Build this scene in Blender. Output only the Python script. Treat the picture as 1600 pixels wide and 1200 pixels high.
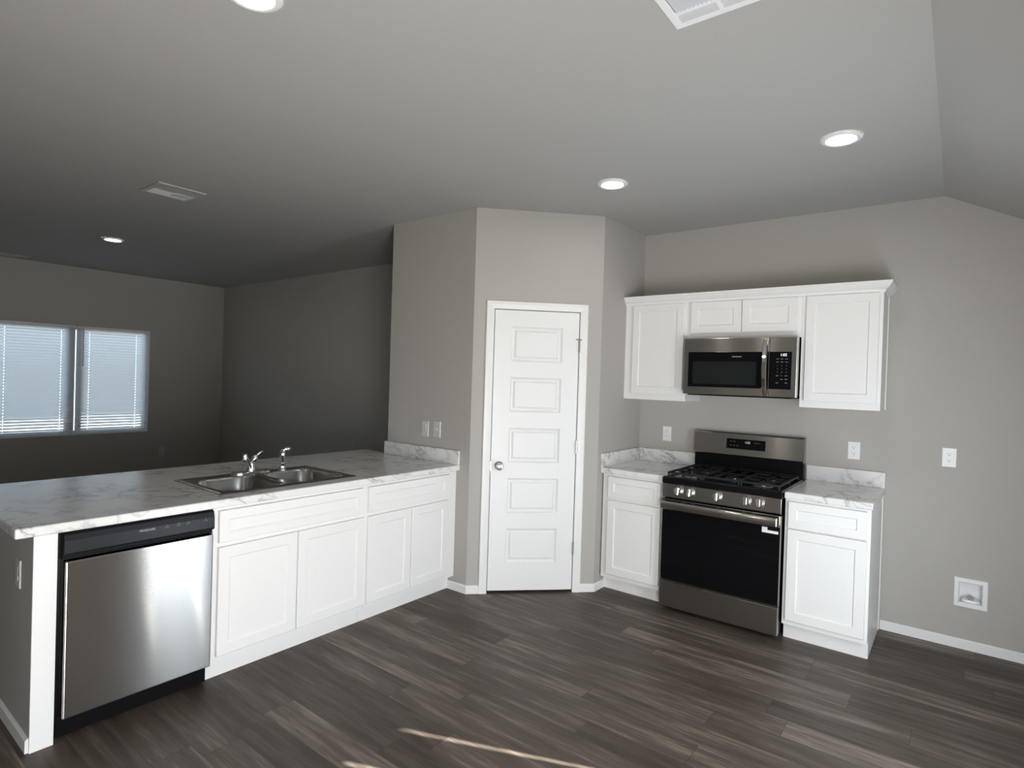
import bpy, bmesh, math, random
from mathutils import Vector, Matrix

# ------------------------------------------------------------------ scene, camera, light
for o in list(bpy.data.objects):
    bpy.data.objects.remove(o)
SC = bpy.context.scene
COL = SC.collection
R = math.radians
random.seed(4)

SC.view_settings.view_transform = 'Standard'
SC.view_settings.look = 'None'
SC.view_settings.gamma = 1.0
SC.view_settings.use_curve_mapping = False
SC.view_settings.exposure = 0.0
try:
    SC.cycles.max_bounces = 10
    SC.cycles.diffuse_bounces = 6
    SC.cycles.glossy_bounces = 4
    SC.cycles.caustics_reflective = False
    SC.cycles.caustics_refractive = False
    SC.cycles.sample_clamp_indirect = 6.0
except Exception:
    pass

F_PX, YAW, PITCH, ROLL = 906.56, 0.6566, -0.0090, 0.0307
cam_d = bpy.data.cameras.new('camera')
cam = bpy.data.objects.new('camera', cam_d)
COL.objects.link(cam)
cam_d.sensor_fit = 'HORIZONTAL'
cam_d.sensor_width = 36.0
cam_d.lens = F_PX / 1600 * 36.0
cam_d.clip_start = 0.02
fw = Vector((-math.sin(YAW) * math.cos(PITCH), math.cos(YAW) * math.cos(PITCH), math.sin(PITCH)))
rt = Vector((math.cos(YAW), math.sin(YAW), 0))
up = rt.cross(fw)
c_, s_ = math.cos(ROLL), math.sin(ROLL)
rt, up = c_ * rt + s_ * up, -s_ * rt + c_ * up
M = Matrix((rt, up, -fw)).transposed().to_4x4()
M.translation = Vector((2.0789, -4.4382, 1.5394))
cam.matrix_world = M
SC.camera = cam

# daylight: sky outside, low sun from the right, the light of the two glazed doors on the right, and an added front fill
world = bpy.data.worlds.new('sky')
SC.world = world
world.use_nodes = True
wn = world.node_tree.nodes
wn['Background'].inputs['Color'].default_value = (0.62, 0.78, 1.0, 1)
wn['Background'].inputs['Strength'].default_value = 5.0

sun_d = bpy.data.lights.new('sun', 'SUN')
sun = bpy.data.objects.new('sun', sun_d)
COL.objects.link(sun)
sun_d.energy = 60.0
sun_d.angle = R(0.5)
sun_d.color = (1.0, 0.95, 0.92)
sun_dir = Vector((-0.9256 * math.cos(R(35.8)), -0.3786 * math.cos(R(35.8)), -math.sin(R(35.8))))
sun.rotation_euler = sun_dir.to_track_quat('-Z', 'Y').to_euler()


def area(name, loc, direction, sx, sy, power, color):
    d = bpy.data.lights.new(name, 'AREA')
    d.shape = 'RECTANGLE'
    d.size, d.size_y = sx, sy
    d.energy = power
    d.color = color
    o = bpy.data.objects.new(name, d)
    COL.objects.link(o)
    o.location = loc
    o.rotation_euler = Vector(direction).to_track_quat('-Z', 'Y').to_euler()
    return o


area('daylight_back_door', (2.50, -1.91, 0.90), (-1, 0.25, 0), 0.56, 1.65, 30, (0.80, 0.90, 1.0))
area('daylight_patio_door', (2.36, -4.15, 0.66), (-1, 0.45, 0.14), 1.0, 1.2, 82, (1.0, 0.975, 0.94))
area('added_front_fill', (1.75, -6.92, 1.35), (0, 1, 0), 1.2, 1.2, 8, (1.0, 0.98, 0.95))  # frontal fill, added behind the camera to brighten the stove wall

# ------------------------------------------------------------------ materials
def mat(name, color, rough=0.5, metal=0.0, coat=0.0, spec=0.5, emit=None, estr=0.0, bump=0.0, bscale=200.0, aniso=0.0, arot=0.0, rough_noise=None):
    m = bpy.data.materials.new(name)
    m.use_nodes = True
    nt = m.node_tree
    b = nt.nodes['Principled BSDF']
    b.inputs['Base Color'].default_value = (*color, 1)
    b.inputs['Roughness'].default_value = rough
    b.inputs['Metallic'].default_value = metal
    b.inputs['Specular IOR Level'].default_value = spec
    b.inputs['Coat Weight'].default_value = coat
    if emit:
        b.inputs['Emission Color'].default_value = (*emit, 1)
        b.inputs['Emission Strength'].default_value = estr
    if bump:
        tc = nt.nodes.new('ShaderNodeTexCoord')
        n = nt.nodes.new('ShaderNodeTexNoise')
        n.inputs['Scale'].default_value = bscale
        n.inputs['Detail'].default_value = 3
        bp = nt.nodes.new('ShaderNodeBump')
        bp.inputs['Strength'].default_value = bump
        bp.inputs['Distance'].default_value = 0.002
        nt.links.new(tc.outputs['Object'], n.inputs['Vector'])
        nt.links.new(n.outputs['Fac'], bp.inputs['Height'])
        nt.links.new(bp.outputs['Normal'], b.inputs['Normal'])
    if aniso:
        b.inputs['Anisotropic'].default_value = aniso
        b.inputs['Anisotropic Rotation'].default_value = arot
        g = nt.nodes.new('ShaderNodeNewGeometry')      # brushing runs level across every face
        t = nt.nodes.new('ShaderNodeVectorMath')
        t.operation = 'CROSS_PRODUCT'
        t.inputs[0].default_value = (0, 0, 1)
        nt.links.new(g.outputs['True Normal'], t.inputs[1])
        nt.links.new(t.outputs[0], b.inputs['Tangent'])
    return m


def floor_mat():
    m = bpy.data.materials.new('vinyl_plank_floor')
    m.use_nodes = True
    nt = m.node_tree
    N, L = nt.nodes, nt.links
    b = N['Principled BSDF']

    def math_(op, a=None, bb=None):
        n = N.new('ShaderNodeMath')
        n.operation = op
        for i, v in enumerate((a, bb)):
            if v is None:
                continue
            if isinstance(v, (int, float)):
                n.inputs[i].default_value = v
            else:
                L.new(v, n.inputs[i])
        return n.outputs[0]
    tc = N.new('ShaderNodeTexCoord')
    sp = N.new('ShaderNodeSeparateXYZ')
    L.new(tc.outputs['Object'], sp.inputs[0])
    PW, PL = 0.152, 1.22
    ry = math_('DIVIDE', sp.outputs['Y'], PW)
    row = math_('FLOOR', ry)
    wn1 = N.new('ShaderNodeTexWhiteNoise')
    wn1.noise_dimensions = '1D'
    L.new(row, wn1.inputs['W'])
    px = math_('ADD', math_('DIVIDE', sp.outputs['X'], PL), math_('MULTIPLY', wn1.outputs['Value'], 7.31))
    col = math_('FLOOR', px)
    wn2 = N.new('ShaderNodeTexWhiteNoise')
    wn2.noise_dimensions = '2D'
    cb = N.new('ShaderNodeCombineXYZ')
    L.new(row, cb.inputs[0]); L.new(col, cb.inputs[1])
    L.new(cb.outputs[0], wn2.inputs['Vector'])
    # grain, shifted for every plank
    off = N.new('ShaderNodeVectorMath'); off.operation = 'SCALE'
    L.new(wn2.outputs['Color'], off.inputs[0]); off.inputs['Scale'].default_value = 40.0
    add = N.new('ShaderNodeVectorMath'); add.operation = 'ADD'
    L.new(tc.outputs['Object'], add.inputs[0]); L.new(off.outputs[0], add.inputs[1])
    mp = N.new('ShaderNodeMapping'); mp.inputs['Scale'].default_value = (2.2, 24, 1)
    L.new(add.outputs[0], mp.inputs[0])
    g1 = N.new('ShaderNodeTexNoise'); g1.inputs['Scale'].default_value = 1.0; g1.inputs['Detail'].default_value = 5; g1.inputs['Roughness'].default_value = 0.6
    L.new(mp.outputs[0], g1.inputs[0])
    mp2 = N.new('ShaderNodeMapping'); mp2.inputs['Scale'].default_value = (5, 160, 1)
    L.new(add.outputs[0], mp2.inputs[0])
    g2 = N.new('ShaderNodeTexNoise'); g2.inputs['Scale'].default_value = 1.0; g2.inputs['Detail'].default_value = 3
    L.new(mp2.outputs[0], g2.inputs[0])
    v = math_('ADD', math_('MULTIPLY', g1.outputs['Fac'], 0.62), math_('ADD', math_('MULTIPLY', wn2.outputs['Value'], 0.18), math_('MULTIPLY', g2.outputs['Fac'], 0.22)))
    cr = N.new('ShaderNodeValToRGB')
    e = cr.color_ramp.elements
    e[0].position = 0.38; e[0].color = (0.050, 0.037, 0.029, 1)
    e[1].position = 0.74; e[1].color = (0.26, 0.210, 0.170, 1)
    q = e.new(0.56); q.color = (0.100, 0.078, 0.063, 1)
    L.new(v, cr.inputs[0])
    # seams
    fy = math_('FRACT', ry)
    fx = math_('FRACT', px)
    sy = math_('LESS_THAN', math_('MINIMUM', fy, math_('SUBTRACT', 1.0, fy)), 0.010)
    sx = math_('LESS_THAN', math_('MINIMUM', fx, math_('SUBTRACT', 1.0, fx)), 0.0014)
    seam = math_('MAXIMUM', sy, sx)
    mx = N.new('ShaderNodeMix'); mx.data_type = 'RGBA'
    L.new(math_('MULTIPLY', seam, 0.55), mx.inputs['Factor'])
    L.new(cr.outputs[0], mx.inputs['A'])
    mx.inputs['B'].default_value = (0.03, 0.025, 0.02, 1)
    L.new(mx.outputs['Result'], b.inputs['Base Color'])
    rr = N.new('ShaderNodeMapRange')
    rr.inputs['To Min'].default_value = 0.36; rr.inputs['To Max'].default_value = 0.55
    L.new(g2.outputs['Fac'], rr.inputs['Value'])
    L.new(rr.outputs[0], b.inputs['Roughness'])
    bp = N.new('ShaderNodeBump'); bp.inputs['Strength'].default_value = 0.25; bp.inputs['Distance'].default_value = 0.0015
    L.new(math_('SUBTRACT', g2.outputs['Fac'], math_('MULTIPLY', seam, 0.8)), bp.inputs['Height'])
    L.new(bp.outputs[0], b.inputs['Normal'])
    b.inputs['Specular IOR Level'].default_value = 0.28
    return m


def marble_mat():
    m = bpy.data.materials.new('marble_laminate')
    m.use_nodes = True
    nt = m.node_tree
    N, L = nt.nodes, nt.links
    b = N['Principled BSDF']
    tc = N.new('ShaderNodeTexCoord')
    # coordinates drawn out along one slanting direction, so that the veins run as long strokes
    warp = N.new('ShaderNodeTexNoise'); warp.inputs['Scale'].default_value = 4.0; warp.inputs['Detail'].default_value = 4
    L.new(tc.outputs['Object'], warp.inputs[0])
    sc = N.new('ShaderNodeVectorMath'); sc.operation = 'SCALE'; sc.inputs['Scale'].default_value = 0.16
    L.new(warp.outputs['Color'], sc.inputs[0])
    wp = N.new('ShaderNodeVectorMath'); wp.operation = 'ADD'
    L.new(tc.outputs['Object'], wp.inputs[0]); L.new(sc.outputs[0], wp.inputs[1])
    ad = N.new('ShaderNodeCombineXYZ')
    for i, (v_, k_) in enumerate((((0.62, 0.62, -0.48), 0.9), ((0.707, -0.707, 0.0), 3.2), ((0.34, 0.34, 0.877), 5.5))):
        d_ = N.new('ShaderNodeVectorMath'); d_.operation = 'DOT_PRODUCT'
        d_.inputs[1].default_value = [c * k_ for c in v_]
        L.new(wp.outputs[0], d_.inputs[0])
        L.new(d_.outputs['Value'], ad.inputs[i])
    n1 = N.new('ShaderNodeTexNoise'); n1.inputs['Scale'].default_value = 2.6; n1.inputs['Detail'].default_value = 4; n1.inputs['Roughness'].default_value = 0.55
    L.new(ad.outputs[0], n1.inputs[0])
    # vein where the noise crosses its mean
    s = N.new('ShaderNodeMath'); s.operation = 'SUBTRACT'; L.new(n1.outputs['Fac'], s.inputs[0]); s.inputs[1].default_value = 0.5
    a = N.new('ShaderNodeMath'); a.operation = 'ABSOLUTE'; L.new(s.outputs[0], a.inputs[0])
    cr = N.new('ShaderNodeValToRGB')
    e = cr.color_ramp.elements
    e[0].position = 0.0; e[0].color = (0.36, 0.355, 0.35, 1)
    e[1].position = 0.11; e[1].color = (0.76, 0.75, 0.735, 1)
    q = e.new(0.018); q.color = (0.50, 0.49, 0.48, 1)
    q = e.new(0.045); q.color = (0.70, 0.69, 0.68, 1)
    L.new(a.outputs[0], cr.inputs[0])
    # veins fade in and out
    n2 = N.new('ShaderNodeTexNoise'); n2.inputs['Scale'].default_value = 2.2; n2.inputs['Detail'].default_value = 2
    L.new(tc.outputs['Object'], n2.inputs[0])
    mr = N.new('ShaderNodeMapRange'); mr.inputs['From Min'].default_value = 0.42; mr.inputs['From Max'].default_value = 0.62
    L.new(n2.outputs['Fac'], mr.inputs['Value'])
    mx = N.new('ShaderNodeMix'); mx.data_type = 'RGBA'
    L.new(mr.outputs[0], mx.inputs['Factor'])
    mx.inputs['A'].default_value = (0.76, 0.75, 0.735, 1)
    L.new(cr.outputs[0], mx.inputs['B'])
    L.new(mx.outputs['Result'], b.inputs['Base Color'])
    b.inputs['Roughness'].default_value = 0.22
    return m


def pane_mat():
    m = bpy.data.materials.new('window_glass')
    m.use_nodes = True
    nt = m.node_tree
    N, L = nt.nodes, nt.links
    N.remove(N['Principled BSDF'])
    t = N.new('ShaderNodeBsdfTransparent'); t.inputs[0].default_value = (0.93, 0.96, 0.95, 1)
    g = N.new('ShaderNodeBsdfGlossy'); g.inputs['Roughness'].default_value = 0.02
    f = N.new('ShaderNodeFresnel'); f.inputs[0].default_value = 1.45
    x = N.new('ShaderNodeMixShader')
    L.new(f.outputs[0], x.inputs[0]); L.new(t.outputs[0], x.inputs[1]); L.new(g.outputs[0], x.inputs[2])
    L.new(x.outputs[0], N['Material Output'].inputs['Surface'])
    return m


def slat_mat(name, col, tr, fac):
    m = bpy.data.materials.new(name)
    m.use_nodes = True
    nt = m.node_tree
    N, L = nt.nodes, nt.links
    N.remove(N['Principled BSDF'])
    d = N.new('ShaderNodeBsdfDiffuse'); d.inputs[0].default_value = (*col, 1)
    t = N.new('ShaderNodeBsdfTranslucent'); t.inputs[0].default_value = (*tr, 1)
    x = N.new('ShaderNodeMixShader'); x.inputs[0].default_value = fac
    L.new(d.outputs[0], x.inputs[1]); L.new(t.outputs[0], x.inputs[2])
    L.new(x.outputs[0], N['Material Output'].inputs['Surface'])
    return m


WALL = mat('greige_wall_paint', (0.425, 0.405, 0.375), 0.75, bump=0.06, bscale=260)
CEIL = mat('greige_ceiling_paint', (0.412, 0.408, 0.398), 0.85, bump=0.08, bscale=180)
TRIM = mat('white_trim_paint', (0.80, 0.795, 0.78), 0.4)
CAB = mat('white_cabinet_paint', (0.80, 0.79, 0.775), 0.38)
DOORW = mat('white_door_paint', (0.81, 0.81, 0.80), 0.42)
FLOOR = floor_mat()
MARB = marble_mat()
STEEL = mat('brushed_stainless_steel', (0.60, 0.585, 0.56), 0.19, 1.0, aniso=1.0, arot=0.25)
STEELD = mat('dark_stainless_steel', (0.40, 0.388, 0.37), 0.30, 1.0, aniso=0.95, arot=0.25)
SINKM = mat('sink_stainless_steel', (0.42, 0.41, 0.39), 0.22, 1.0)
CHROME = mat('polished_chrome', (0.78, 0.78, 0.78), 0.08, 1.0)
NICKEL = mat('satin_nickel', (0.55, 0.54, 0.52), 0.25, 1.0)
BLACKP = mat('black_plastic', (0.005, 0.005, 0.0055), 0.35, spec=0.12)
CTRL = mat('charcoal_control_panel', (0.012, 0.0125, 0.015), 0.3, spec=0.3)
BLACKG = mat('black_glass', (0.004, 0.004, 0.005), 0.05, spec=0.25)
SCREEN = mat('microwave_window_mesh', (0.012, 0.015, 0.015), 0.16, spec=0.4)
ENAMEL = mat('black_enamel', (0.005, 0.005, 0.006), 0.18, spec=0.3)
IRON = mat('cast_iron_grate', (0.010, 0.010, 0.011), 0.48, spec=0.35)
GPLAST = mat('grey_shaded_plastic', (0.56, 0.55, 0.54), 0.35)  # grey of the switches; also puts shade into the colour of dim outlets
WPLAST = mat('white_plastic', (0.80, 0.80, 0.80), 0.35)
SLOT = mat('dark_slot', (0.06, 0.06, 0.065), 0.6)
VENTW = mat('white_vent_enamel', (0.80, 0.81, 0.82), 0.4)
LOUV = mat('pale_grey_louver', (0.56, 0.585, 0.62), 0.45)
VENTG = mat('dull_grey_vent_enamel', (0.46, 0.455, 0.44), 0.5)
DARK = mat('duct_darkness', (0.02, 0.02, 0.02), 0.9)
PRINT = mat('light_grey_print', (0.42, 0.42, 0.43), 0.5)
DIM = mat('dim_grey_print', (0.12, 0.12, 0.125), 0.5)
LED = mat('lit_clock_digits', (0.8, 0.85, 0.9), 0.5, emit=(0.9, 0.95, 1.0), estr=0.9)
LEDD = mat('dim_clock_digits', (0.5, 0.5, 0.5), 0.5, emit=(0.9, 0.95, 1.0), estr=0.35)
LAMP = mat('lit_lens', (1, 1, 1), 0.4, emit=(1.0, 0.93, 0.82), estr=70.0)
LABELW = mat('white_sticker', (0.78, 0.78, 0.78), 0.5)
PANE = pane_mat()
SLAT = slat_mat('white_blind_slat', (0.72, 0.73, 0.74), (0.75, 0.78, 0.80), 0.42)
VANE = slat_mat('white_vertical_vane', (0.7, 0.7, 0.68), (0.5, 0.48, 0.45), 0.25)
VINYL = mat('white_vinyl_frame', (0.78, 0.79, 0.80), 0.35)
GROUND = mat('pale_gravel_ground', (0.26, 0.24, 0.21), 0.9, bump=0.5, bscale=30)
BRASS = mat('valve_brass', (0.30, 0.28, 0.24), 0.35, 1.0)

# ------------------------------------------------------------------ mesh helpers
def BM():
    return bmesh.new()


def box(bm, x0, x1, y0, y1, z0, z1, M=None):
    co = [(x, y, z) for x in (x0, x1) for y in (y0, y1) for z in (z0, z1)]
    v = [bm.verts.new((M @ Vector(c)) if M else c) for c in co]
    for f in ((0, 1, 3, 2), (4, 6, 7, 5), (0, 4, 5, 1), (2, 3, 7, 6), (0, 2, 6, 4), (1, 5, 7, 3)):
        bm.faces.new([v[i] for i in f])


def loft(bm, rings, closed=True, cap0=True, cap1=True):
    vs = [[bm.verts.new(p) for p in r] for r in rings]
    for a, b in zip(vs, vs[1:]):
        n = len(a)
        for i in range(n if closed else n - 1):
            j = (i + 1) % n
            try:
                bm.faces.new((a[i], a[j], b[j], b[i]))
            except ValueError:
                pass
    if cap0:
        bm.faces.new(list(reversed(vs[0])))
    if cap1:
        bm.faces.new(vs[-1])
    return vs


def frame_of(axis):
    w = Vector(axis).normalized()
    u = w.orthogonal().normalized()
    return u, w.cross(u), w


def lathe(bm, base, axis, prof, n=28, cap0=True, cap1=True):
    """prof: (radius, height along the axis)"""
    u, v, w = frame_of(axis)
    b = Vector(base)
    rings = [[b + w * h + (u * math.cos(2 * math.pi * k / n) + v * math.sin(2 * math.pi * k / n)) * max(r, 1e-5) for k in range(n)] for r, h in prof]
    loft(bm, rings, True, cap0, cap1)


def tube(bm, pts, r, n=14):
    pts = [Vector(p) for p in pts]
    rr = r if isinstance(r, (list, tuple)) else [r] * len(pts)
    t0 = (pts[1] - pts[0]).normalized()
    u = t0.orthogonal().normalized()
    rings = []
    for i, p in enumerate(pts):
        a = pts[max(0, i - 1)]
        c = pts[min(len(pts) - 1, i + 1)]
        t = (c - a).normalized()
        u = (u - t * u.dot(t)).normalized()
        v = t.cross(u)
        rings.append([p + (u * math.cos(2 * math.pi * k / n) + v * math.sin(2 * math.pi * k / n)) * rr[i] for k in range(n)])
    loft(bm, rings)


def smooth_pts(pts, k=6):
    P = [Vector(p) for p in pts]
    P = [P[0]] + P + [P[-1]]
    out = []
    for i in range(1, len(P) - 2):
        for j in range(k):
            t = j / k
            a, b, c, d = P[i - 1], P[i], P[i + 1], P[i + 2]
            out.append(0.5 * ((2 * b) + (c - a) * t + (2 * a - 5 * b + 4 * c - d) * t * t + (3 * b - a - 3 * c + d) * t ** 3))
    out.append(P[-2])
    return out


def grid_plate(bm, us, vs, holes, t, M):
    """plate in local (u,v) with thickness t along -n; holes are (u0,u1,v0,v1) cut through"""
    us = sorted(set(us) | {h[0] for h in holes} | {h[1] for h in holes})
    vs = sorted(set(vs) | {h[2] for h in holes} | {h[3] for h in holes})

    def hole(i, j):
        if i < 0 or j < 0 or i >= len(us) - 1 or j >= len(vs) - 1:
            return True
        cu, cv = (us[i] + us[i + 1]) / 2, (vs[j] + vs[j + 1]) / 2
        return any(h[0] < cu < h[1] and h[2] < cv < h[3] for h in holes)
    cache = {}

    def V(i, j, k):
        if (i, j, k) not in cache:
            cache[(i, j, k)] = bm.verts.new(M @ Vector((us[i], vs[j], -t * k)))
        return cache[(i, j, k)]
    for i in range(len(us) - 1):
        for j in range(len(vs) - 1):
            if hole(i, j):
                continue
            bm.faces.new((V(i, j, 0), V(i + 1, j, 0), V(i + 1, j + 1, 0), V(i, j + 1, 0)))
            bm.faces.new((V(i, j, 1), V(i, j + 1, 1), V(i + 1, j + 1, 1), V(i + 1, j, 1)))
            for (di, dj, a, b) in ((-1, 0, (i, j + 1), (i, j)), (1, 0, (i + 1, j), (i + 1, j + 1)), (0, -1, (i, j), (i + 1, j)), (0, 1, (i + 1, j + 1), (i, j + 1))):
                if hole(i + di, j + dj):
                    bm.faces.new((V(*a, 0), V(*a, 1), V(*b, 1), V(*b, 0)))


def axes(o, u, v, n):
    m = Matrix((Vector(u), Vector(v), Vector(n))).transposed().to_4x4()
    m.translation = Vector(o)
    return m


def mesh_obj(name, bm, m, parent=None, bevel=0.0, seg=2, smooth=False, local=False, weld=False):
    bmesh.ops.recalc_face_normals(bm, faces=bm.faces[:])
    me = bpy.data.meshes.new(name)
    bm.to_mesh(me)
    bm.free()
    me.materials.append(m)
    o = bpy.data.objects.new(name, me)
    COL.objects.link(o)
    if smooth:
        for p in me.polygons:
            p.use_smooth = True
        try:
            me.set_sharp_from_angle(angle=R(38))
        except Exception:
            pass
    if bevel:
        b = o.modifiers.new('edge', 'BEVEL')
        b.width = bevel
        b.segments = seg
        b.limit_method = 'ANGLE'
        b.angle_limit = R(40)
    if parent:
        o.parent = parent
        if not local:
            if parent.type == 'EMPTY':
                o.matrix_parent_inverse = Matrix.Translation(-parent.location)
    return o


def thing(name, label, cat, loc=(0, 0, 0), group=None, rotz=0.0):
    o = bpy.data.objects.new(name, None)
    o.empty_display_size = 0.1
    COL.objects.link(o)
    o.location = loc
    o.rotation_euler = (0, 0, rotz)
    o['label'] = label
    o['category'] = cat
    if group:
        o['group'] = group
    return o


def tag(o, label, cat, group=None):
    o['label'] = label
    o['category'] = cat
    if group:
        o['group'] = group
    return o


def struct(o):
    o['kind'] = 'structure'
    return o


def text(name, body, size, M, m, parent, local=False, depth=0.0003):
    cu = bpy.data.curves.new(name, 'FONT')
    cu.body = body
    cu.size = size
    cu.align_x = 'CENTER'
    cu.align_y = 'CENTER'
    cu.extrude = depth
    tmp = bpy.data.objects.new('tmp_text', cu)
    COL.objects.link(tmp)
    dg = bpy.context.evaluated_depsgraph_get()
    me = bpy.data.meshes.new_from_object(tmp.evaluated_get(dg))
    bpy.data.objects.remove(tmp)
    me.transform(M)
    bm = BM()
    bm.from_mesh(me)
    return mesh_obj(name, bm, m, parent, local=local)


def shaker(bm, M, w, h, t=0.019, fr=0.055, rec=0.007, sl=0.006):
    """recessed-panel front; local u 0..w, v 0..h, n 0 at the back and t at the front"""
    def P(u, v, n):
        return M @ Vector((u, v, n))

    def ring(d, n):
        return [P(d, d, n), P(w - d, d, n), P(w - d, h - d, n), P(d, h - d, n)]
    e = 0.0025
    loft(bm, [ring(0, 0), ring(0, t - e), ring(e, t), ring(fr, t), ring(fr + sl, t - rec)])


# ------------------------------------------------------------------ measures
S2 = math.sqrt(0.5)
XL, XR = -6.516, 2.62                # window wall, right wall
H = 2.744
YR = -0.687                          # front end of the pantry return
D = 0.6617
YP = YR - D                          # pantry wall beside the peninsula
XPL = -1.545                         # its free edge
YLB = -0.28                          # living room back wall
YF = -7.0                            # wall behind the camera
CREASE = 1.974
SLOPE = 0.53
ZRW = H - (XR - CREASE) * SLOPE
ZC = 0.907                           # worktop height
XP = -0.783                          # peninsula face frame
Y1, Y2, Y3, YE = -2.158, -3.080, -3.692, -3.771
WL = 0.494                           # left base cabinet width
XR1 = 1.258                          # right base cabinet starts
XE = 1.716

# ------------------------------------------------------------------ setting
b = BM(); box(b, XL - 0.15, XR + 0.15, YF - 0.15, 0.15, -0.12, 0.0)
struct(mesh_obj('floor', b, FLOOR))
b = BM(); box(b, XL - 0.15, CREASE, YF - 0.15, 0.15, H, H + 0.12)
for (x0, z0, x1, z1) in ((CREASE, H, XR + 0.16, H - (XR + 0.16 - CREASE) * SLOPE),):
    co = []
    for y in (YF - 0.15, 0.15):
        co.append([(x0, y, z0), (x1, y, z1), (x1, y, z1 + 0.14), (x0, y, z0 + 0.12)])
    loft(b, co)
struct(mesh_obj('ceiling', b, CEIL))

BOXH = (2.110, 2.229, 0.272, 0.404)   # recess of the water supply box
b = BM()
grid_plate(b, [XPL, XR + 0.15], [0, H], [BOXH], 0.15, axes((0, 0, 0), (1, 0, 0), (0, 0, 1), (0, -1, 0)))
struct(mesh_obj('wall_back', b, WALL))
b = BM(); box(b, -0.1, 0, YR + 0.0, 0, 0, H)
struct(mesh_obj('wall_pantry_return', b, WALL))
DC, DW_, DH = 0.152, 0.615, 2.03
MD = axes((-D, YP, 0), (S2, S2, 0), (0, 0, 1), (S2, -S2, 0))
DL = D / S2
b = BM(); grid_plate(b, [0, DL], [0, H], [(DC - 0.012, DC + DW_ + 0.012, -0.01, DH + 0.012)], 0.1, MD)
struct(mesh_obj('wall_pantry_diagonal', b, WALL))
b = BM(); box(b, XPL, -D, YP, YP + 0.1, 0, H)
struct(mesh_obj('wall_pantry_front', b, WALL))
b = BM(); box(b, XPL, XPL + 0.1, YP + 0.1, 0, 0, H)
struct(mesh_obj('wall_pantry_side', b, WALL))
b = BM(); box(b, XL - 0.15, XPL, YLB, YLB + 0.15, 0, H)
struct(mesh_obj('wall_living_back', b, WALL))
WY0, WY1, WZ0, WZ1 = -2.880, -1.249, 0.682, 2.030
b = BM()
grid_plate(b, [YF - 0.15, YLB + 0.15], [0, H], [(WY0, WY1, WZ0, WZ1)], 0.15, axes((XL, 0, 0), (0, 1, 0), (0, 0, 1), (1, 0, 0)))
struct(mesh_obj('wall_left', b, WALL))
DA = (-2.22, -1.60)
DB = (-4.72, -3.50)
b = BM()
grid_plate(b, [YF - 0.15, 0.15], [0, ZRW], [(DA[0], DA[1], -0.01, 2.03), (DB[0], DB[1], -0.01, 2.03)], 0.15, axes((XR, 0, 0), (0, 1, 0), (0, 0, 1), (-1, 0, 0)))
struct(mesh_obj('wall_right', b, WALL))
b = BM()
grid_plate(b, [XL - 0.15, XR + 0.15], [0, H], [(1.10, 2.40, 0.70, 2.00)], 0.15, axes((0, YF, 0), (1, 0, 0), (0, 0, 1), (0, 1, 0)))
struct(mesh_obj('wall_front', b, WALL))
# low wall behind and at the near end of the peninsula
b = BM(); box(b, -1.52, -1.42, YE + 0.1, YP - 0.002, 0, ZC - 0.042)
box(b, -1.52, XP - 0.012, YE, Y3 - 0.004, 0, ZC - 0.042)
struct(mesh_obj('wall_peninsula', b, WALL))
b = BM(); box(b, XP - 0.012, XP, YE - 0.001, Y3 - 0.002, 0, ZC - 0.042)
struct(mesh_obj('trim_1', b, TRIM, bevel=0.0015))

# baseboards (small trim at the wall feet)
BH, BT = 0.058, 0.012
def baseboard(name, segs):
    bb = BM()
    for (p, q, n) in segs:
        p, q, n = Vector(p), Vector(q), Vector(n).normalized()
        d = (q - p)
        L = d.length
        m = axes((p.x, p.y, 0), d.normalized(), (0, 0, 1), n)
        rings = []
        for u in (0, L):
            rings.append([m @ Vector((u, 0, 0)), m @ Vector((u, 0, BT)), m @ Vector((u, BH - 0.008, BT)), m @ Vector((u, BH, BT * 0.45)), m @ Vector((u, BH, 0))])
        loft(bb, rings)
    return struct(mesh_obj(name, bb, TRIM))
baseboard('baseboard_back', [((XE + 0.002, 0, 0), (XR, 0, 0), (0, -1, 0))])
c0 = DC - 0.061
P0 = MD @ Vector((0, 0, 0)); P1 = MD @ Vector((c0, 0, 0)); P2 = MD @ Vector((DC + DW_ + 0.061, 0, 0)); P3 = MD @ Vector((DL, 0, 0))
baseboard('baseboard_pantry', [(P0, P1, (S2, -S2, 0)), (P2, P3, (S2, -S2, 0)), ((-0.838, YP, 0), (-D + 0.006, YP, 0), (0, -1, 0)), ((0, YR - 0.006, 0), (0, -0.545, 0), (1, 0, 0))])
baseboard('baseboard_peninsula', [((-1.52, YE, 0), (XP - 0.012, YE, 0), (0, -1, 0))])
baseboard('baseboard_left', [((XL, YF, 0), (XL, YLB, 0), (1, 0, 0))])
baseboard('baseboard_living_back', [((XL, YLB, 0), (XPL, YLB, 0), (0, -1, 0))])
baseboard('baseboard_right', [((XR, DB[1], 0), (XR, DA[0], 0), (-1, 0, 0)), ((XR, DA[1], 0), (XR, 0, 0), (-1, 0, 0)), ((XR, YF, 0), (XR, DB[0], 0), (-1, 0, 0))])

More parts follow.
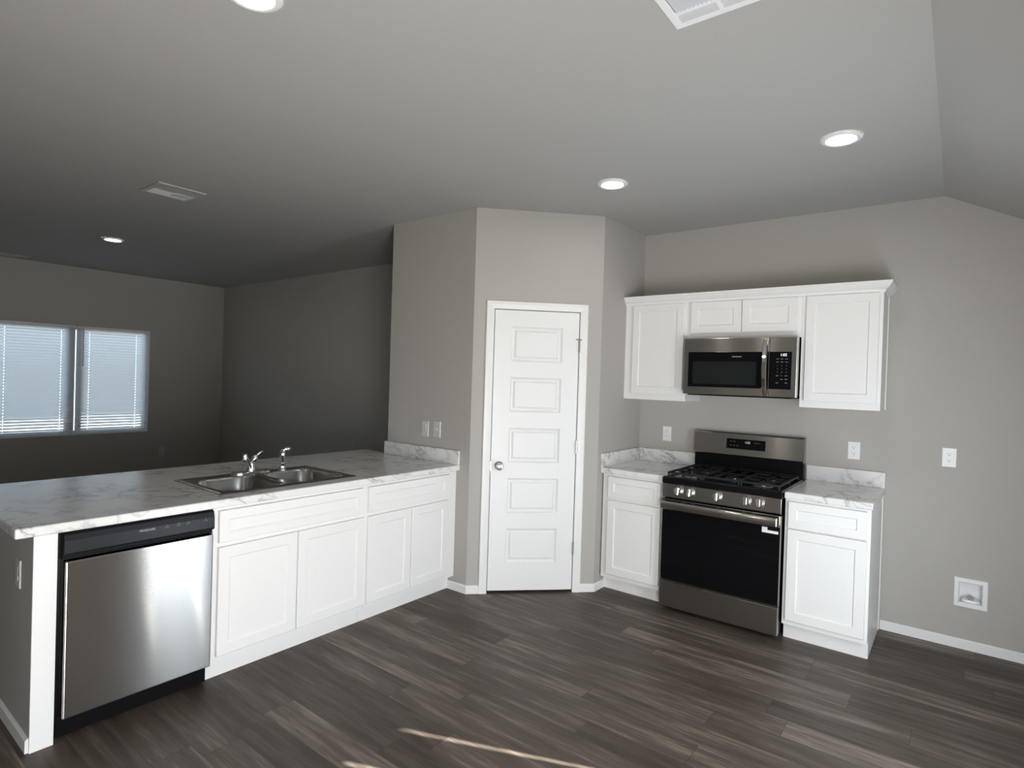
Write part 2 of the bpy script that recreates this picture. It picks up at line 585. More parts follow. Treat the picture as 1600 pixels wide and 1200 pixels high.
# ---- pantry door (five panels)
dr = bpy.data.objects.new('door_1', None); COL.objects.link(dr)
dr.location = (-D, YP, 0); dr.rotation_euler = (0, 0, R(45))
struct(dr)
dr['label'] = 'white five-panel pantry door in the diagonal corner wall'
ML = axes((0, 0, 0), (1, 0, 0), (0, 0, 1), (0, -1, 0))     # local door frame: u along, v up, n out
b = BM()
ZB = 0.018
us = [DC, DC + 0.122, DC + DW_ - 0.122, DC + DW_]
pan = [(0.215, 0.462), (0.578, 0.825), (0.940, 1.187), (1.303, 1.550), (1.666, 1.913)]
vs = [ZB]
for a_, c2 in pan:
    vs += [a_, c2]
vs.append(DH)
NF = 0.001                                               # slab face lies a little behind the casing
def q(u0, u1, v0, v1, n0, d=0.0):
    return [ML @ Vector(p) for p in ((u0 + d, v0 + d, n0), (u1 - d, v0 + d, n0), (u1 - d, v1 - d, n0), (u0 + d, v1 - d, n0))]
for i in range(3):
    for j in range(len(vs) - 1):
        if i == 1 and j % 2 == 1:
            u0, u1, v0, v1 = us[1], us[2], vs[j], vs[j + 1]
            rings = [q(u0, u1, v0, v1, NF), q(u0, u1, v0, v1, NF - 0.006, 0.003), q(u0, u1, v0, v1, NF - 0.014, 0.016), q(u0, u1, v0, v1, NF - 0.014, 0.022), q(u0, u1, v0, v1, NF - 0.003, 0.036)]
            loft(b, rings, cap0=False)
        else:
            b.faces.new([b.verts.new(p) for p in q(us[i], us[i + 1], vs[j], vs[j + 1], NF)])
bmesh.ops.remove_doubles(b, verts=b.verts[:], dist=1e-5)
loft(b, [q(us[0], us[3], ZB, DH, NF - 0.035), q(us[0], us[3], ZB, DH, NF)], cap1=False)
bmesh.ops.remove_doubles(b, verts=b.verts[:], dist=1e-5)
slab = mesh_obj('door_slab', b, DOORW, dr, local=True)
b = BM()
CW, CT = 0.058, 0.016
def casing_profile(m, L, w):
    return [[m @ Vector((u, v_, n)) for (v_, n) in ((0, 0), (0, CT), (w * 0.45, CT), (w * 0.8, CT * 0.75), (w, CT * 0.4), (w, 0))] for u in (0, L)]
iu0, iu1, iz = DC - 0.005, DC + DW_ + 0.005, DH + 0.005
# mitred frame as one loft round the opening
prof = [(0.0, 0.0), (0.0, 0.008), (0.006, 0.0115), (CW * 0.55, CT), (CW - 0.004, CT), (CW, CT - 0.004), (CW, 0.0)]
path = [((iu0, 0), (-1, 0)), ((iu0, iz), (-1, 1)), ((iu1, iz), (1, 1)), ((iu1, 0), (1, 0))]
rings = [[ML @ Vector((p[0] + dd[0] * a_, p[1] + dd[1] * a_, n)) for a_, n in prof] for p, dd in path]
loft(b, rings)
mesh_obj('door_casing', b, TRIM, dr, local=True)
b = BM()
box(b, DC - 0.012, DC - 0.005, 0.0, 0.1, 0, DH + 0.012)
box(b, DC + DW_ + 0.005, DC + DW_ + 0.012, 0.0, 0.1, 0, DH + 0.012)
box(b, DC - 0.005, DC + DW_ + 0.005, 0.0, 0.1, DH + 0.005, DH + 0.012)
mesh_obj('door_jamb', b, TRIM, dr, local=True)
b = BM()
kx, kz = DC + 0.058, 0.915
lathe(b, (kx, -NF, kz), (0, -1, 0), [(0.0, 0), (0.031, 0), (0.031, 0.004), (0.027, 0.008), (0.012, 0.010), (0.0105, 0.026), (0.013, 0.030), (0.0235, 0.036), (0.0275, 0.045), (0.0275, 0.053), (0.022, 0.061), (0.012, 0.064), (0, 0.0645)], 32)
k = mesh_obj('door_knob', b, NICKEL, dr, smooth=True, local=True); k['label'] = 'satin nickel round knob'
b = BM(); box(b, DC - 0.0035, DC + 0.0005, -0.010, 0.0, kz - 0.035, kz + 0.03)
mesh_obj('strike_plate', b, NICKEL, dr, local=True)
hx = DC + DW_ + 0.0025
for hz in (1.79, 1.055, 0.32):
    b = BM()
    tube(b, [(hx, -0.010, hz - 0.044), (hx, -0.010, hz + 0.044)], 0.0062, 12)
    box(b, hx - 0.004, hx + 0.004, -0.010, -0.003, hz - 0.044, hz + 0.044)
    lathe(b, (hx, -0.010, hz + 0.044), (0, 0, 1), [(0.0068, 0), (0.0068, 0.004), (0.003, 0.007), (0, 0.008)], 12)
    h_ = mesh_obj('door_hinge', b, NICKEL, dr, smooth=True, local=True)
    if hz > 1.7:
        b = BM()
        tube(b, [(hx, -0.012, hz + 0.046), (hx - 0.022, -0.026, hz + 0.046), (hx - 0.030, -0.030, hz + 0.046)], 0.0035, 10)
        tube(b, [(hx, -0.012, hz + 0.046), (hx + 0.014, -0.024, hz + 0.046)], 0.0035, 10)
        mesh_obj('hinge_stop', b, NICKEL, h_, local=True)

# ---- living-room window with frame, panes
win = bpy.data.objects.new('window_1', None); COL.objects.link(win)
win.location = (XL, WY0, WZ0); struct(win)
win['label'] = 'wide two-part window in the dark living room wall'
XG = XL - 0.10
b = BM()
ym = (WY0 + WY1) / 2
grid_plate(b, [WY0, WY1], [WZ0, WZ1], [(WY0 + 0.05, ym - 0.085, WZ0 + 0.05, WZ1 - 0.05), (ym + 0.010, ym + 0.026, WZ0 + 0.05, WZ1 - 0.05), (ym + 0.085, WY1 - 0.05, WZ0 + 0.05, WZ1 - 0.05)], 0.05, axes((XG + 0.025, 0, 0), (0, 1, 0), (0, 0, 1), (1, 0, 0)))
mesh_obj('window_frame', b, VINYL, win, bevel=0.003)
for (a0, a1) in ((WY0 + 0.05, ym - 0.085), (ym + 0.010, ym + 0.026), (ym + 0.085, WY1 - 0.05)):
    b = BM(); box(b, XG - 0.004, XG + 0.002, a0, a1, WZ0 + 0.05, WZ1 - 0.05)
    mesh_obj('window_pane', b, PANE, win)
b = BM(); box(b, XL - 0.075, XL + 0.004, WY0 + 0.001, WY1 - 0.001, WZ0, WZ0 + 0.012)
mesh_obj('window_sill', b, TRIM, win, bevel=0.003)
b = BM(); box(b, XL - 0.150, XL - 0.004, WY1 - 0.012, WY1 - 0.0005, WZ0 + 0.012, WZ1)
mesh_obj('window_reveal', b, TRIM, win)
def blind(y0, y1, label, wand_y):
    t = thing('window_blind', label, 'blind', (XL - 0.035, (y0 + y1) / 2, WZ0 + 0.014), 'mini blinds in the living room window')
    X = XL - 0.035
    b = BM(); box(b, X - 0.013, X + 0.013, y0, y1, WZ1 - 0.026, WZ1 - 0.001)
    mesh_obj('headrail', b, VINYL, t, bevel=0.002)
    b = BM(); box(b, X - 0.011, X + 0.011, y0, y1, WZ0 + 0.014, WZ0 + 0.026)
    mesh_obj('bottom_rail', b, VINYL, t, bevel=0.003)
    b = BM()
    z = WZ0 + 0.034
    k = 0
    pitch = 0.0352
    while z < WZ1 - 0.03:
        tilt = R(64) if k > 6 else R(64 - 5.0 * (7 - k) + random.uniform(-6, 6))
        hw = 0.0195
        dx, dz = math.cos(tilt) * hw, math.sin(tilt) * hw
        cx, cz = math.sin(tilt) * 0.0024, -math.cos(tilt) * 0.0024
        pts = [(X + dx, z - dz), (X + cx + dx * 0.0, z - cz), (X - dx, z + dz)]
        holes = [y0 + 0.135, y1 - 0.135]
        ys = [y0]
        for hy in holes:
            ys += [hy - 0.003, hy + 0.003]
        ys.append(y1)
        for a_, c2 in ((ys[0], ys[1]), (ys[1], ys[2]), (ys[2], ys[3]), (ys[3], ys[4]), (ys[4], ys[5])):
            slot = (c2 - a_) < 0.02
            prev = None
            for (f0, f1) in (((0, 1), (1, 2)) if not slot else ((0, 0.62), (1.38, 2))):
                def pt(f):
                    i = int(min(f, 1.999)); g = f - i
                    return (pts[i][0] * (1 - g) + pts[i + 1][0] * g, pts[i][1] * (1 - g) + pts[i + 1][1] * g)
                p_, q_ = pt(f0), pt(f1)
                b.faces.new([b.verts.new((p_[0], a_, p_[1])), b.verts.new((p_[0], c2, p_[1])), b.verts.new((q_[0], c2, q_[1])), b.verts.new((q_[0], a_, q_[1]))])
        z += pitch
        k += 1
    bmesh.ops.remove_doubles(b, verts=b.verts[:], dist=1e-5)
    mesh_obj('slats', b, SLAT, t)
    for hy in (y0 + 0.135, y1 - 0.135):
        b = BM(); tube(b, [(X + 0.013, hy, WZ0 + 0.02), (X + 0.013, hy, WZ1 - 0.02)], 0.0009, 6)
        mesh_obj('ladder_cord', b, VINYL, t)
    if wand_y is not None:
        b = BM(); tube(b, [(X + 0.02, wand_y, WZ1 - 0.03), (X + 0.022, wand_y, WZ1 - 0.50)], 0.0045, 8)
        w_ = mesh_obj('tilt_wand', b, mat('clear_grey_wand', (0.25, 0.25, 0.27), 0.3), t)
        w_['label'] = 'grey tilt wand'
blind(WY0 + 0.008, ym - 0.009, 'white mini blind cut by the photo edge, left half of the living room window', None)
blind(ym + 0.009, WY1 - 0.016, 'white mini blind with a hanging wand, right half of the living room window', ym + 0.075)

# ---- two glazed doors in the right wall
def glazed_door(name, y0, y1, label):
    r = bpy.data.objects.new(name, None); COL.objects.link(r)
    r.location = (XR, (y0 + y1) / 2, 0); struct(r); r['label'] = label
    X = XR + 0.07
    b = BM()
    holes = [(y0 + 0.06, y1 - 0.06, 0.10, 1.96)] if y1 - y0 < 1 else [(y0 + 0.06, (y0 + y1) / 2 - 0.04, 0.10, 1.96), ((y0 + y1) / 2 + 0.04, y1 - 0.06, 0.10, 1.96)]
    grid_plate(b, [y0, y1], [0.0, 2.03], holes, 0.06, axes((X - 0.03, 0, 0), (0, 1, 0), (0, 0, 1), (-1, 0, 0)))
    mesh_obj('door_frame', b, VINYL, r, bevel=0.003)
    for h_ in holes:
        b = BM(); box(b, X - 0.003, X + 0.003, *h_)
        mesh_obj('door_pane', b, PANE, r)
    return r
glazed_door('door_2', DA[0], DA[1], 'narrow glazed back door behind a vertical blind')
glazed_door('door_3', DB[0], DB[1], 'sliding patio door beside the camera')
vb = thing('vertical_blind', 'white vertical blind over the narrow glazed back door in the right wall', 'blind', (XR + 0.01, -1.91, 0.02))
b = BM(); box(b, XR - 0.015, XR + 0.035, DA[0] - 0.02, DA[1] + 0.02, 2.03, 2.07)
mesh_obj('headrail', b, VINYL, vb)
gaps = [-2.012, -1.724]
edges = [DA[0] - 0.03, gaps[0] - 0.008, gaps[0] + 0.008, gaps[1] - 0.008, gaps[1] + 0.008, DA[1] + 0.03]
for a_, c2 in ((edges[0], edges[1]), (edges[2], edges[3]), (edges[4], edges[5])):
    n = max(1, round((c2 - a_) / 0.09))
    for i in range(n):
        w0, w1 = a_ + (c2 - a_) * i / n, a_ + (c2 - a_) * (i + 1) / n
        b = BM()
        pts = [(XR + 0.006 + 0.004 * math.sin(math.pi * t_), w0 + (w1 - w0) * t_) for t_ in (0, 0.25, 0.5, 0.75, 1)]
        loft(b, [[(x, y, 0.015) for x, y in pts] + [(x + 0.002, y, 0.015) for x, y in reversed(pts)], [(x, y, 2.03) for x, y in pts] + [(x + 0.002, y, 2.03) for x, y in reversed(pts)]])
        mesh_obj('vane', b, VANE, vb)
w2 = bpy.data.objects.new('added_fill_window', None); COL.objects.link(w2)  # unseen window, added to go with the front fill
w2.location = (1.75, YF, 0.70); struct(w2); w2['label'] = 'added window for the fill light in the wall behind the camera'
b = BM(); grid_plate(b, [1.10, 2.40], [0.70, 2.00], [(1.15, 1.73, 0.75, 1.95), (1.77, 2.35, 0.75, 1.95)], 0.05, axes((0, YF - 0.05, 0), (1, 0, 0), (0, 0, 1), (0, 1, 0)))
mesh_obj('window_frame', b, VINYL, w2, bevel=0.003)
for (a0, a1) in ((1.15, 1.73), (1.77, 2.35)):
    b = BM(); box(b, a0, a1, YF - 0.08, YF - 0.074, 0.75, 1.95)
    mesh_obj('window_pane', b, PANE, w2)
# ground outside
b = BM(); box(b, -40, 40, -40, 40, -0.6, -0.25)
struct(mesh_obj('ground', b, GROUND))

# ------------------------------------------------------------------ kitchen: peninsula cabinets (front faces +x)
def carcass(bm, x0, x1, y0, y1, z0, z1, front, frame_holes, ft=0.02):
    """open box with a face frame; front is '+x' or '-y'"""
    t = 0.016
    if front == '+x':
        box(bm, x0, x1 - ft, y0, y0 + t, z0, z1); box(bm, x0, x1 - ft, y1 - t, y1, z0, z1)
        box(bm, x0, x0 + t * 0.6, y0 + t, y1 - t, z0, z1)
        box(bm, x0 + t * 0.6, x1 - ft, y0 + t, y1 - t, z0, z0 + t)
        grid_plate(bm, [y0, y1], [z0, z1], frame_holes, ft, axes((x1, 0, 0), (0, 1, 0), (0, 0, 1), (1, 0, 0)))
    else:
        box(bm, x0, x0 + t, y0 + ft, y1, z0, z1); box(bm, x1 - t, x1, y0 + ft, y1, z0, z1)
        box(bm, x0 + t, x1 - t, y1 - t * 0.6, y1, z0, z1)
        box(bm, x0 + t, x1 - t, y0 + ft, y1 - t * 0.6, z0, z0 + t)
        grid_plate(bm, [x0, x1], [z0, z1], frame_holes, ft, axes((0, y0, 0), (1, 0, 0), (0, 0, 1), (0, -1, 0)))

def front_x(name, parent, y0, y1, z0, z1, fr=0.055):
    b = BM(); shaker(b, axes((XP + 0.001, y0, z0), (0, 1, 0), (0, 0, 1), (1, 0, 0)), y1 - y0, z1 - z0, fr=fr)
    return mesh_obj(name, b, CAB, parent)
def front_y(name, parent, x0, x1, z0, z1, Y, fr=0.055):
    b = BM(); shaker(b, axes((x0, Y - 0.001, z0), (1, 0, 0), (0, 0, 1), (0, -1, 0)), x1 - x0, z1 - z0, fr=fr)
    return mesh_obj(name, b, CAB, parent)
ZT = ZC - 0.042
XB = -1.415
t = thing('sink_base_cabinet', 'white sink base cabinet with a wide false drawer front and two doors beside the dishwasher', 'cabinet', (-1.1, (Y1 + Y2) / 2, 0), 'white base cabinets')
b = BM(); carcass(b, XB, XP, Y2, Y1 - 0.001, 0.10, ZT, '+x', [(Y2 + 0.04, Y1 - 0.02, 0.14, 0.66), (Y2 + 0.04, Y1 - 0.02, 0.70, 0.84)])
mesh_obj('body', b, CAB, t)
b = BM(); box(b, XP - 0.070, XP - 0.055, Y2, Y1 - 0.001, 0, 0.10)
mesh_obj('toe_kick', b, CAB, t)
front_x('false_drawer_front', t, -3.055, -2.190, 0.690, 0.848, 0.046)
front_x('door', t, -3.055, -2.6265, 0.130, 0.667)
front_x('door', t, -2.6215, -2.172, 0.130, 0.667)
t = thing('base_cabinet', 'white base cabinet with one drawer and two doors between sink cabinet and switch wall', 'cabinet', (-1.1, (Y1 + YP) / 2, 0), 'white base cabinets')
b = BM(); carcass(b, XB, XP, Y1, YP - 0.003, 0.10, ZT, '+x', [(Y1 + 0.03, -1.46, 0.14, 0.66), (Y1 + 0.03, -1.46, 0.70, 0.84)])
mesh_obj('body', b, CAB, t)
b = BM(); box(b, XP - 0.070, XP - 0.055, Y1, YP - 0.003, 0, 0.10)
mesh_obj('toe_kick', b, CAB, t)
front_x('drawer', t, -2.147, -1.440, 0.690, 0.848, 0.046)
front_x('door', t, -2.147, -1.7915, 0.130, 0.667)
front_x('door', t, -1.7865, -1.440, 0.130, 0.667)

# ---- dishwasher
t = thing('dishwasher', 'stainless steel dishwasher with a black control strip at the near end of the peninsula', 'dishwasher', (-1.1, (Y2 + Y3) / 2, 0))
XD = -0.748
b = BM(); box(b, -1.38, XP - 0.03, Y3 + 0.006, Y2 - 0.006, 0.012, 0.855)
for yy in (Y3 + 0.06, Y2 - 0.06):
    lathe(b, (-0.90, yy, 0.0), (0, 0, 1), [(0.016, 0), (0.016, 0.012)], 12)
    lathe(b, (-1.30, yy, 0.0), (0, 0, 1), [(0.016, 0), (0.016, 0.012)], 12)
mesh_obj('body', b, BLACKP, t)
b = BM(); box(b, XP - 0.030, XD, Y3 + 0.016, Y2 - 0.010, 0.104, 0.745)
dd = mesh_obj('door', b, STEEL, t, bevel=0.006, seg=3)
b = BM()
prof = [(XP - 0.028, 0.748), (XD - 0.026, 0.748), (XD - 0.022, 0.764), (XD - 0.002, 0.770), (XD + 0.003, 0.780), (XD + 0.001, 0.830), (XD - 0.006, 0.853), (XD - 0.016, 0.859), (XP - 0.028, 0.859)]
loft(b, [[(x, y, z) for x, z in prof] for y in (Y3 + 0.012, Y2 - 0.008)])
cp = mesh_obj('control_panel', b, CTRL, t)
b = BM(); box(b, XP - 0.034, XP - 0.022, Y3 + 0.012, Y2 - 0.008, 0.012, 0.100)
mesh_obj('kick_plate', b, BLACKP, t)
MX = lambda y, z, x: axes((x, y, z), (0, 1, 0), (0, 0, 1), (1, 0, 0))
text('brand_lettering', 'FRIGIDAIRE', 0.0125, MX(-3.381, 0.8205, XD + 0.0022), PRINT, cp)
for yy in (-3.302, -3.252, -3.210, -3.131):
    b = BM()
    box(b, XD + 0.0006, XD + 0.0024, yy - 0.010, yy + 0.010, 0.817, 0.8195)
    box(b, XD + 0.0006, XD + 0.0022, yy - 0.004, yy + 0.004, 0.824, 0.828)
    mesh_obj('touch_button', b, DIM, cp)

# ---- peninsula worktop with its splash
t = thing('peninsula_countertop', 'long marble-look laminate worktop on the peninsula holding the sink', 'countertop', (-1.3, -2.6, ZC - 0.04))
SX0, SX1, SY0, SY1 = -1.405, -0.853, -3.006, -2.174        # sink rim
b = BM()
x0, x1, y0, y1 = -1.885, XP + 0.035, -3.838, YP - 0.002
hole = (SX0 + 0.015, SX1 - 0.015, SY0 + 0.015, SY1 - 0.015)
grid_plate(b, [x0, XPL - 0.002, x1], [y0, y1, y1 + 0.052], [hole, (XPL - 0.002, x1, y1, y1 + 0.052)], 0.04, axes((0, 0, ZC), (1, 0, 0), (0, 1, 0), (0, 0, 1)))
slab_ = mesh_obj('slab', b, MARB, t, bevel=0.007, seg=3)
b = BM(); box(b, XPL - 0.02, XP + 0.030, YP - 0.020, YP - 0.001, ZC, ZC + 0.102)
mesh_obj('backsplash', b, MARB, t, bevel=0.003)

# ---- sink
t = thing('kitchen_sink', 'double-bowl stainless drop-in sink set into the peninsula worktop', 'sink', (-1.13, -2.59, ZC))
def superring(cx, cy, a, bb, z, th, n=5.0):
    out = []
    for q_ in th:
        c, s = math.cos(q_), math.sin(q_)
        r = (abs(c / a) ** n + abs(s / bb) ** n) ** (-1 / n)
        out.append(Vector((cx + r * c, cy + r * s, z)))
    return out
def rectring(cx, cy, X0, X1, Y0, Y1, z, th):
    out = []
    for q_ in th:
        c, s = math.cos(q_), math.sin(q_)
        k_ = []
        if c > 1e-9: k_.append((X1 - cx) / c)
        if c < -1e-9: k_.append((X0 - cx) / c)
        if s > 1e-9: k_.append((Y1 - cy) / s)
        if s < -1e-9: k_.append((Y0 - cy) / s)
        r = min(k_)
        out.append(Vector((cx + r * c, cy + r * s, z)))
    return out
rim = BM()
ysplit = (SY0 + SY1) / 2
ZR = ZC + 0.005
for (c0_, c1_, by0, by1) in ((SY0, ysplit, SY0 + 0.035, ysplit - 0.018), (ysplit, SY1, ysplit + 0.018, SY1 - 0.035)):
    bx0, bx1 = SX0 + 0.098, SX1 - 0.032
    cx, cy = (bx0 + bx1) / 2, (by0 + by1) / 2
    a_, bb = (bx1 - bx0) / 2, (by1 - by0) / 2
    th = sorted(set([2 * math.pi * k / 64 for k in range(64)] + [math.atan2(Y - cy, X - cx) % (2 * math.pi) for X in (SX0, SX1) for Y in (c0_, c1_)]))
    loft(rim, [rectring(cx, cy, SX0, SX1, c0_, c1_, ZC + 0.0006, th), rectring(cx, cy, SX0 + 0.006, SX1 - 0.006, c0_ + (0.006 if c0_ == SY0 else 0), c1_ - (0.006 if c1_ == SY1 else 0), ZR, th), superring(cx, cy, a_, bb, ZR, th)], cap0=False, cap1=False)
    b = BM()
    loft(b, [superring(cx, cy, a_, bb, ZR, th), superring(cx, cy, a_ - 0.004, bb - 0.004, ZR - 0.003, th), superring(cx, cy, a_ - 0.008, bb - 0.008, ZR - 0.012, th), superring(cx, cy, a_ - 0.014, bb - 0.014, ZR - 0.13, th), superring(cx, cy, a_ - 0.022, bb - 0.022, ZR - 0.158, th, 4.5), superring(cx, cy, a_ - 0.05, bb - 0.05, ZR - 0.172, th, 4), superring(cx, cy, 0.045, 0.045, ZR - 0.178, th, 2)], cap0=False, cap1=False)
    bowl = mesh_obj('bowl', b, SINKM, t, smooth=True)
    b = BM()
    lathe(b, (cx, cy, ZR - 0.1795), (0, 0, 1), [(0.046, 0), (0.046, 0.003), (0.038, 0.004), (0.032, -0.006), (0.012, -0.006), (0.010, 0.002), (0, 0.002)], 28)
    mesh_obj('drain', b, CHROME, bowl, smooth=True)
mesh_obj('rim', rim, SINKM, t, smooth=True)
# faucet
FX, FY = -1.362, -2.582
t = thing('kitchen_faucet', 'low chrome single-lever faucet on the back deck of the sink', 'faucet', (FX, FY, ZR))
b = BM()
th = [2 * math.pi * k / 40 for k in range(40)]
loft(b, [superring(FX, FY, 0.028, 0.125, ZR, th, 3), superring(FX, FY, 0.028, 0.125, ZR + 0.006, th, 3), superring(FX, FY, 0.020, 0.110, ZR + 0.013, th, 3), superring(FX, FY, 0.004, 0.05, ZR + 0.015, th, 2)])
mesh_obj('base_plate', b, CHROME, t, smooth=True)
b = BM()
lathe(b, (FX, FY, ZR + 0.010), (0, 0, 1), [(0.025, 0), (0.024, 0.014), (0.020, 0.034), (0.021, 0.050), (0.016, 0.060), (0, 0.063)], 28)
mesh_obj('faucet_body', b, CHROME, t, smooth=True)
b = BM()
sp = smooth_pts([(FX + 0.01, FY - 0.01, ZR + 0.035), (FX + 0.032, FY - 0.036, ZR + 0.066), (FX + 0.070, FY - 0.068, ZR + 0.104), (FX + 0.094, FY - 0.088, ZR + 0.122)], 6)
tube(b, sp, [0.0125 - 0.003 * i / (len(sp) - 1) for i in range(len(sp))], 16)
spt = mesh_obj('spout', b, CHROME, t, smooth=True)
b = BM()
lathe(b, (FX + 0.098, FY - 0.092, ZR + 0.135), (0, 0, -1), [(0.0, 0), (0.012, 0.001), (0.0145, 0.008), (0.0145, 0.040), (0.0125, 0.050), (0.010, 0.050), (0, 0.048)], 24)
mesh_obj('aerator', b, CHROME, spt, smooth=True)
b = BM()
ax = Vector((0.02, 0.028, 0.09)).normalized()
b0 = Vector((FX + 0.002, FY + 0.004, ZR + 0.052))
lathe(b, b0, ax, [(0.012, 0), (0.0175, 0.008), (0.0185, 0.03), (0.0165, 0.052), (0.010, 0.060), (0, 0.062)], 24)
p_ = b0 + ax * 0.054
tube(b, smooth_pts([p_, p_ + Vector((0.003, 0.012, 0.008)), p_ + Vector((0.005, 0.028, 0.020)), p_ + Vector((0.006, 0.044, 0.026))], 5), 0.0058, 12)
mesh_obj('lever_handle', b, CHROME, t, smooth=True)
# side sprayer
PX, PY = -1.362, -2.372
t = thing('sink_sprayer', 'upright chrome side sprayer on the sink deck right of the faucet', 'sprayer', (PX, PY, ZR))
b = BM(); lathe(b, (PX, PY, ZR), (0, 0, 1), [(0.027, 0), (0.027, 0.004), (0.020, 0.010), (0.0165, 0.030), (0.0185, 0.036), (0.0185, 0.040), (0, 0.041)], 28)
mesh_obj('holder', b, CHROME, t, smooth=True)
b = BM(); lathe(b, (PX, PY, ZR + 0.040), (0, 0, 1), [(0.0125, 0), (0.0135, 0.02), (0.0175, 0.045), (0.0175, 0.070), (0.0135, 0.078), (0.012, 0.088), (0, 0.091)], 28)
tube(b, smooth_pts([(PX, PY, ZR + 0.106), (PX + 0.006, PY + 0.010, ZR + 0.126), (PX + 0.014, PY + 0.026, ZR + 0.130), (PX + 0.020, PY + 0.040, ZR + 0.127)], 5), [0.012] * 10 + [0.0135] * 6, 16)
mesh_obj('spray_head', b, CHROME, t, smooth=True)

# ------------------------------------------------------------------ stove wall
YB = -0.61                                                 # face frames of the base cabinets
def base_cab(label, x0, x1, fx0, fx1, group='white base cabinets', dz=0.0):
    t = thing('base_cabinet', label, 'cabinet', ((x0 + x1) / 2, -0.3, 0), group)
    b = BM(); carcass(b, x0, x1, YB, -0.003, 0.10, ZT, '-y', [(fx0 + 0.02, fx1 - 0.02, 0.14, 0.66), (fx0 + 0.02, fx1 - 0.02, 0.70, 0.84)])
    return t, b
t, b = base_cab('narrow white base cabinet in the corner between the pantry wall and the range', 0.013, WL - 0.002, 0.062, 0.463)
mesh_obj('body', b, CAB, t)
b = BM(); box(b, 0.001, WL - 0.002, YB + 0.062, YB + 0.078, 0, 0.10)
mesh_obj('toe_kick', b, CAB, t)
front_y('drawer', t, 0.060, 0.466, 0.692, 0.848, YB, 0.046)
front_y('door', t, 0.060, 0.468, 0.132, 0.675, YB)
t, b = base_cab('white base cabinet with an exposed side panel to the right of the range', XR1 + 0.004, XE - 0.006, 1.283, 1.692)
mesh_obj('body', b, CAB, t)
b = BM(); box(b, XR1 + 0.004, XE - 0.022, YB + 0.055, YB + 0.071, 0, 0.10)
mesh_obj('toe_kick', b, CAB, t)
b = BM(); box(b, XE - 0.022, XE - 0.006, YB + 0.055, -0.003, 0, 0.10)
mesh_obj('side_foot', b, CAB, t)
b = BM(); box(b, XE - 0.006, XE - 0.001, -0.030, -0.003, 0, ZT)
mesh_obj('scribe_strip', b, CAB, t)
front_y('drawer', t, 1.281, 1.690, 0.690, 0.850, YB, 0.046)
front_y('door', t, 1.281, 1.695, 0.130, 0.682, YB)

t = thing('stove_countertop', 'small marble-look worktop with splashes in the corner beside the pantry', 'countertop', (0.25, -0.32, ZC - 0.04), 'worktops beside the range')
b = BM(); box(b, 0.001, WL - 0.001, -0.645, -0.001, ZC - 0.04, ZC)
mesh_obj('slab', b, MARB, t, bevel=0.007, seg=3)
b = BM(); box(b, 0.021, WL - 0.001, -0.020, -0.001, ZC, ZC + 0.102)
mesh_obj('backsplash', b, MARB, t, bevel=0.003)
b = BM(); box(b, 0.001, 0.020, -0.645, -0.001, ZC, ZC + 0.102)
mesh_obj('side_splash', b, MARB, t, bevel=0.003)
t = thing('stove_countertop', 'small marble-look worktop with one splash on the cabinet to the right of the range', 'countertop', (1.49, -0.32, ZC - 0.04), 'worktops beside the range')
b = BM(); box(b, XR1 + 0.002, XE + 0.004, -0.645, -0.001, ZC - 0.04, ZC)
mesh_obj('slab', b, MARB, t, bevel=0.007, seg=3)
b = BM(); box(b, XR1 + 0.002, XE + 0.004, -0.020, -0.001, ZC, ZC + 0.102)
mesh_obj('backsplash', b, MARB, t, bevel=0.003)

# ---- range
RX0, RX1 = 0.497, 1.254
RC = (RX0 + RX1) / 2
t = thing('gas_range', 'stainless freestanding gas range with black oven door and five knobs', 'stove', (RC, -0.35, 0))
b = BM(); box(b, RX0 + 0.006, RX1 - 0.006, -0.632, -0.03, 0.025, 0.866)
mesh_obj('body', b, BLACKP, t, bevel=0.003)
for (fx, fy) in ((RX0 + 0.05, -0.58), (RX1 - 0.05, -0.58), (RX0 + 0.05, -0.09), (RX1 - 0.05, -0.09)):
    b = BM(); lathe(b, (fx, fy, 0), (0, 0, 1), [(0.018, 0), (0.018, 0.012), (0.012, 0.014), (0.012, 0.026)], 16)
    mesh_obj('foot', b, BLACKP, t, smooth=True)
# cooktop pan
b = BM()
loft(b, [[(RX0, -0.668, 0.866), (RX1, -0.668, 0.866), (RX1, -0.075, 0.866), (RX0, -0.075, 0.866)],
         [(RX0 - 0.001, -0.672, 0.872), (RX1 + 0.001, -0.672, 0.872), (RX1 + 0.001, -0.075, 0.872), (RX0 - 0.001, -0.075, 0.872)],
         [(RX0 - 0.001, -0.672, 0.902), (RX1 + 0.001, -0.672, 0.902), (RX1 + 0.001, -0.075, 0.902), (RX0 - 0.001, -0.075, 0.902)],
         [(RX0 + 0.006, -0.664, 0.910), (RX1 - 0.006, -0.664, 0.910), (RX1 - 0.006, -0.078, 0.910), (RX0 + 0.006, -0.078, 0.910)],
         [(RX0 + 0.022, -0.644, 0.910), (RX1 - 0.022, -0.644, 0.910), (RX1 - 0.022, -0.09, 0.910), (RX0 + 0.022, -0.09, 0.910)],
         [(RX0 + 0.030, -0.634, 0.901), (RX1 - 0.030, -0.634, 0.901), (RX1 - 0.030, -0.098, 0.901), (RX0 + 0.030, -0.098, 0.901)]])
mesh_obj('cooktop', b, ENAMEL, t)
burners = [(RX0 + 0.155, -0.50, 0.042), (RX0 + 0.155, -0.235, 0.034), (RC, -0.365, 0.048), (RX1 - 0.155, -0.50, 0.046), (RX1 - 0.155, -0.235, 0.030)]
